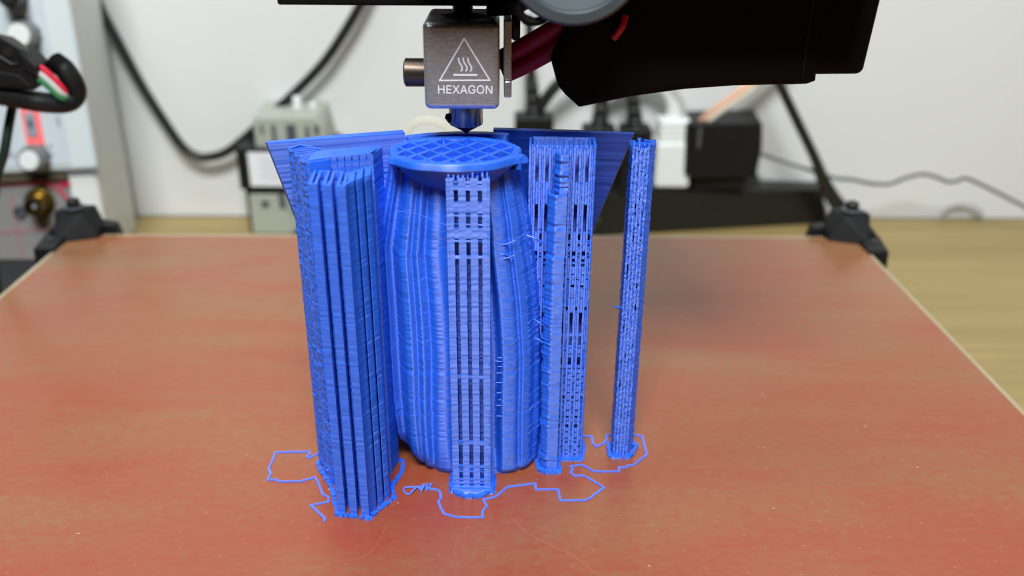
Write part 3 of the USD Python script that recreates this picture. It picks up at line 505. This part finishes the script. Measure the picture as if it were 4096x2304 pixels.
# ------------------------------------------------------------------ print head
hd = thing('extruder', 'printer hot end with shiny metal heater block, nozzle, black fan duct and red wires', 'hot end', (-7.3, 187, 76))
blk = obj('heater_block', rbox(-15.15, -.25, 178, 198, 83.0, 100.0, 1.25, 28), 'block_metal', hd, smooth=40, label='scratched bright metal block')
Y = 177.98
tri = Polygon([(-7.09, 97.15), (-12.2, 88.75), (-1.95, 88.85)]).buffer(.02); tri_in = tri.buffer(-.25, join_style='mitre')
def frame_mesh(outer, inner, y, d=.06):
    m_ = trimesh.creation.extrude_polygon(outer.difference(inner), d, engine='earcut'); v = m_.vertices; m_.vertices = np.stack([v[:, 0], y - v[:, 2], v[:, 1]], 1); m_.invert(); return m_
obj('warning_triangle', frame_mesh(tri, tri_in, Y), 'etched', blk, smooth=False)
for dx in (0, .93, 1.82):
    obj('heat_wave', stroke([(-8.24 + dx, 93.2), (-8.12 + dx, 92.5), (-7.62 + dx, 91.6), (-7.55 + dx, 91.2), (-7.72 + dx, 90.75)], .27, Y, smooth=True), 'etched', blk, smooth=False)
obj('heat_bar', stroke([(-9.34, 89.95), (-4.59, 89.97)], .33, Y), 'etched', blk, smooth=False)
obj('lettering', lettering('HEXAGON', -12.38, -1.66, 86.26, 1.62, Y, bold=False), 'etched', blk, smooth=False, label='etched word HEXAGON')
ndl = obj('nozzle', lathe([(0, 83.2), (3.3, 83.2), (3.58, 82.7), (3.58, 78.2), (3.5, 78.0), (.7, 76.4), (.45, 76.05), (0, 76.05)][::-1], (-7.3, 186.8, 0), (0, 0, 1), 48), 'nozzle_steel', hd, smooth=28)
obj('burnt_blob', hull([(-11.3, 185.6, 80.2), (-10.7, 185.4, 80.4), (-11.5, 185.6, 79.5), (-10.8, 185.4, 78.6), (-11.0, 185, 79.4)], .18), 'black_plastic', ndl)
obj('heater_cartridge', lathe([(0, 0), (2.3, 0), (2.87, .35), (2.87, 5.5), (0, 5.5)], (-19.9, 187, 88.6), (1, 0, 0), 40), 'dark_bronze', hd, smooth=30, label='dark cartridge end sticking out of the left side')
clip = obj('sensor_clip', rbox(.55, 2.15, 181, 196, 88.3, 100.0, .35), 'block_metal', hd)
obj('clip_tab', rbox(.62, 2.2, 180.6, 194, 84.9, 88.25, .35), 'block_metal', clip)
obj('clip_screw', cyl((2.2, 188, 98.0), (1, 0, 0), 3.0, 1.7, bev=.4), 'black_plastic', clip)
obj('heat_break', cyl((-7.8, 191, 99.9), (0, 0, 1), 2.1, 6), 'dark_bronze', hd)
obj('plastic_residue', hull([(-12, 187.5, 100), (-9.6, 191.5, 100), (-7.4, 193, 100), (-3.6, 189, 100), (-2.3, 185.3, 100), (-7, 181.8, 100), (-10.6, 184, 100)], .1), 'blue_plastic', hd, label='smear of blue plastic on top of the block')
obj('carriage_plate', rbox(-44.4, 60, 186, 240, 101.9, 109, .5), 'duct_plastic', hd, label='black carriage plate above the block')
obj('added_shade_box', rbox(-17, 72, 164, 240, 112, 160, 2), 'duct_plastic', hd)  # added box out of view, shades the block top and right side wall
duct_pts = [(10.3, 91.5), (11.6, 86.8), (13.2, 84.9), (16.2, 82.3), (27.0, 84.6), (37.5, 86.1), (48, 86.9), (62.5, 87.3), (63.3, 87.6), (64.2, 88.0), (64.2, 116), (13, 116), (12.6, 96.5), (11.6, 94.6)]
dct = obj('fan_duct', prism(Polygon(duct_pts), 182.5, 206, r=1.6, seg=1.2), 'duct_plastic', hd, smooth=35, label='curved matte black fan duct')
slv = Polygon([(58, 89.0), (74.0, 89.2), (76.0, 116), (58, 116)]).buffer(-1.6).buffer(1.6)
obj('duct_sleeve', prism(slv, 183.6, 205, r=1.6, seg=1.2), 'duct_plastic', dct, smooth=35)
obj('duct_ridge', bx(60.8, 61.1, 182.3, 183, 89, 116), 'black_plastic', dct)
rg = obj('fan_ring', lathe([(8.3, 3.2), (8.3, 1.2), (10.1, .8), (10.3, .0), (10.7, -.4), (12.3, -.4), (12.8, .2), (12.8, 4.0), (8.3, 4.0)], (12.8, 164.6, 114.2), (0, 1, 0), 72), 'grey_rubber', hd, smooth=30, label='round grey ring in front of the duct')
obj('ring_face', lathe([(8.2, .95), (10.15, .55), (10.15, .9), (8.2, 1.3)], (12.8, 164.6, 114.2), (0, 1, 0), 72), 'pale_rubber', rg)
obj('ring_hub', cyl((12.8, 166.2, 114.2), (0, 1, 0), 8.4, 3), 'black_rubber', rg)
obj('ring_shroud', rbox(5, 21, 168.6, 183, 104.0, 122, 2), 'duct_plastic', rg)
obj('lug', tube([(3.6, 166, 105.5), (3.4, 166, 103.4), (5.0, 166, 102.0), (7.4, 166, 102.2), (8.6, 166.4, 103.4)], .8, 10), 'duct_plastic', hd)
for off in (0, 1):
    o = np.array((.95, 0, -1.55)) * off * 2
    obj('heater_wire', tube([np.array((-1.0, 194.5, 88.3)) + o * .9 + (0, 0, 1.2), np.array((4.5, 194, 92.0)) + o + (0, 0, .6), np.array((11.5, 191, 97.2)) + o, np.array((15.5, 191, 99.8)) + o], 1.9, 16), 'red_sleeve', hd, label='thick dark red heater wire sleeve')
obj('fan_wire', tube([(22.2, 181.2, 96.6), (23.0, 180.8, 97.8), (23.8, 180.6, 99.2), (24.3, 181, 101)], .65, 8), 'red_wire', hd)
obj('sensor_cable', tube([(-2.4, 186, 101.2), (1.4, 184, 101.8), (4.4, 180, 103.2), (7.5, 174, 106)], [1.2, 1.4, 1.1], 12), 'black_rubber', hd, label='black wrapped cable above the block')
# ------------------------------------------------------------------ wire harness at the back left
hn = thing('wire_harness', 'black connector with red, white and green wires bending into a ribbed black sleeve', 'wire harness', (-150, 288, 60))
obj('connector', cat_([hull([(-166, 284, 82), (-154, 284, 79.6), (-147.6, 284, 75.2), (-144.6, 284, 69), (-146.6, 284, 63.6), (-166, 284, 64.5), (-166, 292, 80), (-154, 292, 77.6), (-147, 292, 72), (-145.6, 296, 65), (-166, 296, 65)], .6),
     hull([(-147.6, 283, 74.6), (-144.4, 283, 70.4), (-144.6, 283, 68), (-147.5, 283, 70), (-147.6, 292, 74.6), (-144.4, 292, 70.4), (-144.6, 292, 68)], .4),
     tube([(-154.6, 283.2, 76.4), (-154.8, 283.2, 73.8), (-151.2, 283.2, 71.2), (-148.6, 283.2, 71.4), (-148.4, 283.2, 74.2)], .5, 6, smooth=False), hull([(-166, 283.4, 70.4), (-150, 283.4, 67.5), (-147.4, 283.4, 64.4), (-166, 283.4, 64.6)], .4)]), 'black_plastic', hn)
obj('latch_hole', cyl((-151.4, 283.0, 75.0), (0, 1, 0), 1.5, 1.2), 'black_rubber', hn)
for nm, mt, dz, dy in (('wire', 'red_wire', 0, 0), ('wire', 'white_wire', -1.9, -1.2), ('wire', 'green_wire', -3.7, -1.8)):
    obj('wire', tube([(-147, 287 + dy, 70.2 + dz), (-144.2, 286.5 + dy, 69.6 + dz), (-141.4, 286 + dy, 67.2 + dz), (-138.6, 286 + dy, 63.4 + dz * .8), (-137.4, 287, 60)], .95, 8), mt, hn)
sp = spline([(-143.4, 294, 70.2), (-139.6, 292.5, 67.6), (-136.4, 290, 63.2), (-136.2, 288.5, 60.0), (-139.5, 287.5, 58.2), (-147, 287, 58.6), (-156, 287, 60.2), (-168, 287, 62.0)], 24)
rad = 3.1 + .28 * np.sin(np.arange(len(sp)) * math.pi * .66)
obj('sleeve', tube(sp, rad, 18, smooth=False), 'black_rubber', hn, smooth=50, label='ribbed black cable sleeve')
solo('green_cable', tube([(-160.2, 302, 66), (-161.6, 300, 58), (-163.4, 296, 49), (-165.6, 293, 40), (-170, 292, 30), (-176, 292, 10), (-182, 294, -26)], 1.5, 12), 'dark_green_cable', 'dark green cable hanging at the left edge below the wire harness', 'cable')
# ------------------------------------------------------------------ white instrument at the left
IO = np.array([-195.5, 418, -59.9]); yaw = math.atan2(.19, .982); tl = math.radians(5)
IX = np.array([math.cos(yaw), math.sin(yaw), 0]); E0 = np.array([-math.sin(yaw), math.cos(yaw), 0]); IZ = np.array([0, 0, math.cos(tl)]) + E0 * math.sin(tl); IY = np.cross(IZ, IX)
def inst(mesh):
    v = np.array(mesh.vertices); mesh.vertices = IO + v[:, :1] * IX + v[:, 1:2] * IY + v[:, 2:] * IZ; return mesh
ins = thing('lab_instrument', 'white bench instrument with knobs, a glowing pink key and a brass socket', 'instrument', (-230, 440, -60))
obj('housing', inst(rbox(-150, 0, 0, 70, 4, 190, 3)), 'instrument_grey', ins, label='pale grey housing')
obj('foot', inst(cyl((-12, 14, 0), (0, 0, 1), 7, 4.2)), 'black_rubber', ins)
pnl = obj('front_panel', inst(rbox(-149, 1.8, -4, 3, 54.5, 190, 2.2)), 'instrument_white', ins, label='raised white front panel')
obj('panel_inset', inst(rbox(-140, -9.5, -4.5, -2, 57.5, 186, .4)), 'instrument_panel', pnl)
obj('panel_seam', inst(bx(-149, 1.0, -1.2, 1, 52.2, 53.2)), 'mark_grey', ins)
def knob(x, z, r, cap_m, skirt_m, cr_=.55):
    k = obj('knob', inst(lathe([(0, 0), (r * 1.05, 0), (r, -7), (r * .9, -11.5), (0, -11.5)], (x, -4.2, z), (0, 1, 0), 32)), skirt_m, pnl)
    obj('cap', inst(lathe([(0, -11.4), (r * cr_ * 1.2, -11.4), (r * cr_ * 1.1, -13), (0, -13)], (x, -4.2, z), (0, 1, 0), 28)), cap_m, k)
knob(-18.6, 118.4, 6.0, 'knob_white', 'knob_grey', .7); knob(-24.2, 62.8, 6.0, 'knob_white', 'knob_grey', .62); knob(-20, 134.6, 5.0, 'black_rubber', 'black_rubber')
kb = obj('pink_key', inst(rbox(-27.0, -19.4, -6.0, -4, 67.8, 87.4, 1.0)), 'pink_button', pnl, label='glowing pink surround of a grey key')
kc = obj('key', inst(rbox(-25.6, -21.2, -6.8, -5, 71.8, 83.4, .6)), 'key_grey', kb)
def inst_text(t, x, z, hgt, y):
    m_ = meshkit.text_mesh(t, hgt, .3, bold=True); v = m_.vertices; m_.vertices = np.stack([v[:, 0] - v[:, 0].mean() + x, y - v[:, 2], v[:, 1] - v[:, 1].mean() + z], 1); return inst(m_)
for x, z, up in ((-12.7, 119.9, 1), (-12.6, 116.0, -1), (-17.3, 67.1, 1), (-17.6, 62.6, -1)):
    obj('arrow_mark', inst(prism(Polygon([(x - .9, z - .8 * up), (x + .9, z - .8 * up), (x, z + .9 * up)]), -4.7, -4.45, seg=3)), 'mark_dark', pnl, smooth=False)
obj('bar_mark', inst(bx(-12.4, -11.2, -4.75, -4.45, 76.2, 80.8)), 'mark_grey', pnl)
obj('caption', inst(cat_([bx(-25 + k * 2.1, -23.6 + k * 2.1, -4.75, -4.45, 124.7, 125.5) for k in range(5)])), 'mark_grey', pnl)
obj('caption', inst(cat_([bx(-38 + k * 1.6, -37 + k * 1.6, -4.75, -4.45, 62.6, 65.4) for k in range(3)])), 'mark_grey', pnl)
obj('key_symbol', inst(rbox(-24.3, -22.5, -7.0, -6.7, 76.4, 80.0, .12)), 'mark_dark', kc)
obj('dark_band', inst(rbox(-150, -12.8, -3.6, 2, 50.2, 53.2, .5)), 'dark_brown', ins)  # thin dark brown strip between front panel and lower panel
obj('lower_panel', inst(bx(-150, -13, -.6, 1, 6, 50)), 'shaded_grey', ins)
obj('red_tab', inst(rbox(-17.4, -12.6, -1.6, 1, 46.4, 50.0, .4)), 'label_red', ins)
obj('red_strip', inst(bx(-60, -18, -1.0, 0, 48.0, 49.8)), 'label_red', ins)
obj('red_arc', inst(tube([(-24, -.9, 48.4), (-19, -.9, 46.2), (-15.6, -.9, 41.0), (-14.6, -.9, 34), (-14.8, -.9, 28)], .8, 6)), 'label_red', ins)
obj('pink_line', inst(cat_([bx(-60, -15, -1.0, -.5, 25.4, 26.4), bx(-40.6, -39.8, -1.0, -.5, 8, 44)])), 'pink_line', ins)
sc_ = obj('brass_socket', inst(lathe([(0, 0), (6.8, 0), (6.8, -1.6), (5.8, -1.8), (5.8, -4), (4.4, -4.2), (4.4, -12), (3.4, -12), (3.0, -6), (0, -6)], (-27.4, -.6, 40.0), (0, 1, 0), 24)), 'brass', ins, smooth=25, label='round brass coaxial socket')
obj('socket_pin', inst(cyl((-27.4, -3, 40), (0, -1, 0), 1.0, 8)), 'mark_grey', sc_)
obj('socket_core', inst(cyl((-27.4, -6.4, 40), (0, -1, 0), 3.0, .5)), 'dark_brown', sc_)
jk = obj('small_jack', inst(lathe([(0, 0), (3.0, 0), (3.0, -1.5), (1.6, -1.6), (1.4, -.4), (0, -.4)], (-37.2, -.6, 35.4), (0, 1, 0), 20)), 'mark_dark', ins)
# ------------------------------------------------------------------ things against the wall
solo('hanging_cable', tube([(-222, 496, 92), (-211, 494, 60), (-203.5, 494, 39.5), (-196.6, 494, 20.9), (-188.5, 494, 3.1), (-179.9, 494, -13.2), (-173.4, 494, -19.5), (-165.7, 494, -21.1), (-152.3, 494, -16.6), (-130.9, 494, .6), (-112.8, 494, 15.9), (-96.5, 494, 31.6), (-84.6, 494, 46.9), (-72.9, 494, 64.9), (-61, 495, 90), (-54, 497, 120)], 2.6, 16), 'black_rubber', 'thick black cable sagging in front of the wall beside the instrument', 'cable')
bk = thing('circuit_breaker', 'grey green electrical switch box with slots and a black framed white label', 'breaker box', (-118, 482, -60))
obj('housing', cat_([rbox(-131, -92, 476, 504, -59.9, -46, 2), rbox(-139.5, -95, 474, 504, -59.9, -36, 1.5)]), 'breaker_grey', bk, label='lower half of the box')
up = obj('upper_half', hull([(-131, 475, -11), (-94, 475, -11), (-131, 475, 6), (-99, 475, 6.5), (-95.5, 475, 1), (-131, 503, -11), (-94, 503, -11), (-131, 503, 8), (-98, 503, 8)], 1.2), 'breaker_grey', bk)
for x, w, z0, z1 in ((-127.8, 1.6, -2, 3), (-121.5, 2.2, -9.5, 3), (-112.2, 5.2, -9.5, 3.2), (-103.6, 2.2, -9.5, 2.4), (-98.6, 2.6, -2.6, 3)):
    obj('slot', bx(x - w / 2, x + w / 2, 473.55, 474.2, z0, z1), 'mark_dark', up)
fr = obj('label_frame', rbox(-142.5, -90, 471, 503, -32.5, -9, 1), 'black_plastic', bk)
lb = obj('label', bx(-136.2, -92, 470.6, 471.4, -30.2, -11.2), 'label_white', fr, label='white paper label with faint grey print')
obj('print', cat_([bx(-131 + 2 * (k % 2), -131 + 14 + 5 * ((k * 7) % 4), 470.4, 470.75, -15.0 - k * 2.3, -14.1 - k * 2.3) for k in range(6)]), 'label_grey', lb)
obj('side_post', rbox(-141.6, -137.2, 477, 492, -59.9, -32, .6), 'black_plastic', bk)
obj('lower_slot', cat_([cyl((-130.5, 473.7, -41.8), (0, 1, 0), 2.3, .8), bx(-122.6, -119.2, 473.4, 474.4, -44, -34.5)]), 'mark_dark', bk)
obj('teal_inset', bx(-118, -97, 473.5, 474.4, -47, -36.5), 'breaker_teal', bk)
obj('middle_block', bx(-139.5, -95, 478, 503, -36.2, -32), 'dark_brown', bk)
obj('clear_post', cat_([rbox(-113.4, -109, 488, 492, 7, 15, 1.2), rbox(-104, -101, 488, 492, 7, 12, 1)]), 'white_plastic', up)
solo('black_wedge', hull([(-117.0, 467, -59.5), (-104, 467, -59.5), (-106, 467, -49.6), (-104, 472, -49.6), (-117.0, 472, -59.5), (-102, 472, -59.5), (-109.4, 467.5, -51)], .4), 'black_rubber', 'black rubber wedge on the desk just behind the left flared wall', 'wedge')
solo('cream_tube', tube([(-51, 466, -59), (-51.4, 466, -30), (-50.6, 466, -4), (-47.2, 466, 4.4), (-42.6, 466, 7.4), (-37.7, 466, 8.0), (-32.6, 466, 6.8), (-28, 466, 3.2), (-25.2, 466, -4), (-24.4, 466, -30), (-24.6, 466, -59)], 1.1, 10), 'cream', 'loop of thin cream tubing standing behind the lattice top', 'tube')
ps = thing('power_strip', 'long black power strip along the wall with a thick cord at its right end', 'power strip', (120, 492, -60))
def strip_hull(z0, z1, e0, e1, inset=0.):
    return hull([(x, y, z) for z, ii in ((z0, 0), (z1, inset)) for x, y in ((40 + ii, 484.6 + ii), (197 - ii, 503.0), (196 - ii, 504.4), (44 + ii, 504.4))], .45)
obj('housing', hull([(38, 470.5, -59.2), (192, 496, -59.2), (196, 504, -59.2), (38, 504, -59.2), (40, 472, -35), (186, 496.5, -40), (186, 504, -38), (40, 504, -34.5)], .8), 'strip_black', ps)
obj('top_plate', hull([(42, 474.5, -34.4), (150, 494, -37.4), (150, 503, -33), (42, 503, -29.5)], .5), 'strip_black', ps)
obj('side_groove', hull([(40, 471.4, -46), (188, 496.0, -48), (188, 496.2, -47), (40, 471.4, -45)], .2), 'black_plastic', ps)
obj('print_mark', cat_([hull([(47, 472.0, -47), (49, 472.2, -50), (51, 472.6, -47), (49.4, 472.4, -48.6)], .3), hull([(52.5, 472.9, -50.2), (55, 473.2, -49.6), (54, 473.2, -51)], .3)]), 'pale_grey', ps, label='small worn white mark on the strip')
obj('round_end', hull([(43, 470.5, -59), (56, 470.5, -59), (44, 470.5, -53), (54, 470.5, -53), (48, 468, -55)], .8), 'black_rubber', ps)
obj('cord', tube([(132, 466, 52), (139.4, 466, 38), (144.6, 466, 28), (157, 467, 7.9), (169.6, 468, -12.3), (176.5, 470, -24.8), (186, 473, -38), (196, 476, -48), (206, 480, -56)], [2.3, 2.4, 2.6, 4.2, 5.4], 14), 'black_rubber', ps, label='thick black cord')
def plug(x, y, z, w, label, tall=26, lean=(0, 0), cable=None):
    p = thing('power_plug', label, 'plug', (x, y, -34)); l = np.array([lean[0], lean[1]])
    obj('plug_head', rbox(x - w / 2, x + w / 2, y - 8, y + 8, -36, z, 1.5), 'black_plastic', p)
    k = [(x, y, z - 1)] + [(x + lean[0] * t, y + lean[1] * t, z + tall * t) for t in (.3, .65, 1.)]
    obj('strain_relief', tube(spline(k, 14), 4.6 - 1.6 * np.linspace(0, 1, 60) + .35 * np.sign(np.sin(np.arange(60) * .75)), 14, smooth=False), 'black_rubber', p)
    if cable: obj('cable', tube([k[-2]] + cable, 2.3, 12), 'black_rubber', p, label='black cable')
plug(18.0, 483, 7.4, 21, 'black plug with ribbed neck nearest the heater block, cable arching to the right', 21, (-2, 0), [(16.1, 483, 32), (15.3, 483, 44.5), (14.6, 485, 59)])
obj('cable', tube([(20.4, 483.3, 7.9), (23.0, 483.3, 13.7), (30.3, 483.3, 23.1), (39.7, 483.8, 29.9), (52.2, 484.9, 33.5), (64.8, 487.0, 34.0)], 3.1, 14), 'black_rubber', stage.GetPrimAtPath('/World/power_plug'), label='black cable arching to the right')
plug(53.9, 483, 1.1, 18, 'black plug with ribbed neck, middle one above the right flared wall', 23, (1, 0), [(55.0, 482.8, 36.1), (55.4, 484.9, 57.0)])
plug(73.8, 483, 1.1, 17, 'black plug with leaning neck, between the middle plug and the white plug', 21, (-3.6, 0), [(68.4, 482.8, 27.8), (62.7, 484.9, 38.2), (54.3, 487.0, 46.6)])
wp = thing('white_plug', 'white plug with ribbed body and looping white cable left of the black adapter', 'plug', (95, 490, -33))
obj('body', cat_([rbox(86, 106, 481, 498, -34, -8, 2), rbox(87.3, 105.0, 482.5, 497, -9, 4.3, 2)] + [rbox(87, 105.4, 482.2, 497.2, z, z + 1.5, .5) for z in (-7.1, -4.2, -1.3, 1.6)]), 'white_plastic', wp)
obj('cable', tube([(96.1, 491.1, 2.7), (95.1, 491.1, 11.1), (89.9, 491.1, 19.4), (80.5, 491.1, 24.1), (69.0, 492.2, 22.5), (60.6, 493.2, 15.2), (54.3, 495.3, 6.9), (48.1, 497.4, -3.6)], [4.7, 3.9, 3.1, 3.1], 14), 'white_plastic', wp, label='white cable')
obj('cable', tube([(100.3, 491.1, 3.7), (97.2, 490.1, 13.1), (89.9, 489.1, 23.6), (79.4, 489.1, 32.0), (64.8, 491.1, 36.1)], [3.3, 2.5], 12), 'pale_grey', wp)
pa = thing('power_adapter', 'square black power adapter on the strip with a thin wavy grey lead', 'power adapter', (123, 488, -33))
obj('case', hull([(101.8, 479, 1.9), (105.5, 476, 3.3), (141.1, 478.5, 3.5), (142.7, 479.1, -9.8), (141.5, 479.1, -25.5), (106.1, 476.4, -25.5), (103.0, 480.1, -24.5), (102, 502, 4), (142, 502, 5), (142, 502, -24), (103, 502, -24)], .8), 'black_plastic', pa)
obj('case_base', rbox(108, 138, 482, 501, -36, -24.5, 2), 'black_plastic', pa)
obj('edge_strip', hull([(107.0, 475.3, 2.1), (108.3, 475.4, 2.1), (107.2, 475.5, -8.8), (108.4, 475.6, -8.8)], .2), 'cable_grey', pa)
obj('lead', tube([(140, 484, -13), (145.6, 484, -15), (158, 482, -18.8), (176, 474, -22.6), (184, 470, -24.2), (193, 470, -25), (205, 474, -28.4), (215.5, 474, -28.6), (223.4, 474, -25.2), (232.6, 474, -23), (241.3, 474, -24.8), (247.4, 474, -27.2), (253, 474, -26.7), (258, 474, -25.4), (275, 474, -32.6), (293.6, 474, -41.4), (322, 474, -55)], 1.0, 10), 'cable_grey', pa, label='thin grey lead')
sw = thing('speaker_cable', 'clear speaker cable with copper strands rising behind the black adapter', 'cable', (112, 484, 4))
obj('strand', tube([(101, 484, -12), (110.2, 484, 4.3), (127, 484, 18.4), (141, 485, 30), (160, 487, 48)], 1.75, 12), 'copper', sw, label='copper coloured half')
obj('insulation', tube([(104, 482.8, -14), (113.4, 482.8, 3.6), (129.6, 482.8, 16.6), (143, 483.8, 28), (162, 485.8, 46)], 1.75, 12), 'clear_insulation', sw, label='clear half')
solo('grey_cord_loop', tube([(260, 500, -58.8), (262.4, 500, -54), (266.6, 500, -50.6), (272.8, 500, -49.2), (279.4, 500, -50.4), (284.6, 500, -54), (287, 500, -58.8)], 1.1, 10), 'pale_grey', 'pale grey cord arching out of the desk edge at the foot of the wall', 'cord')
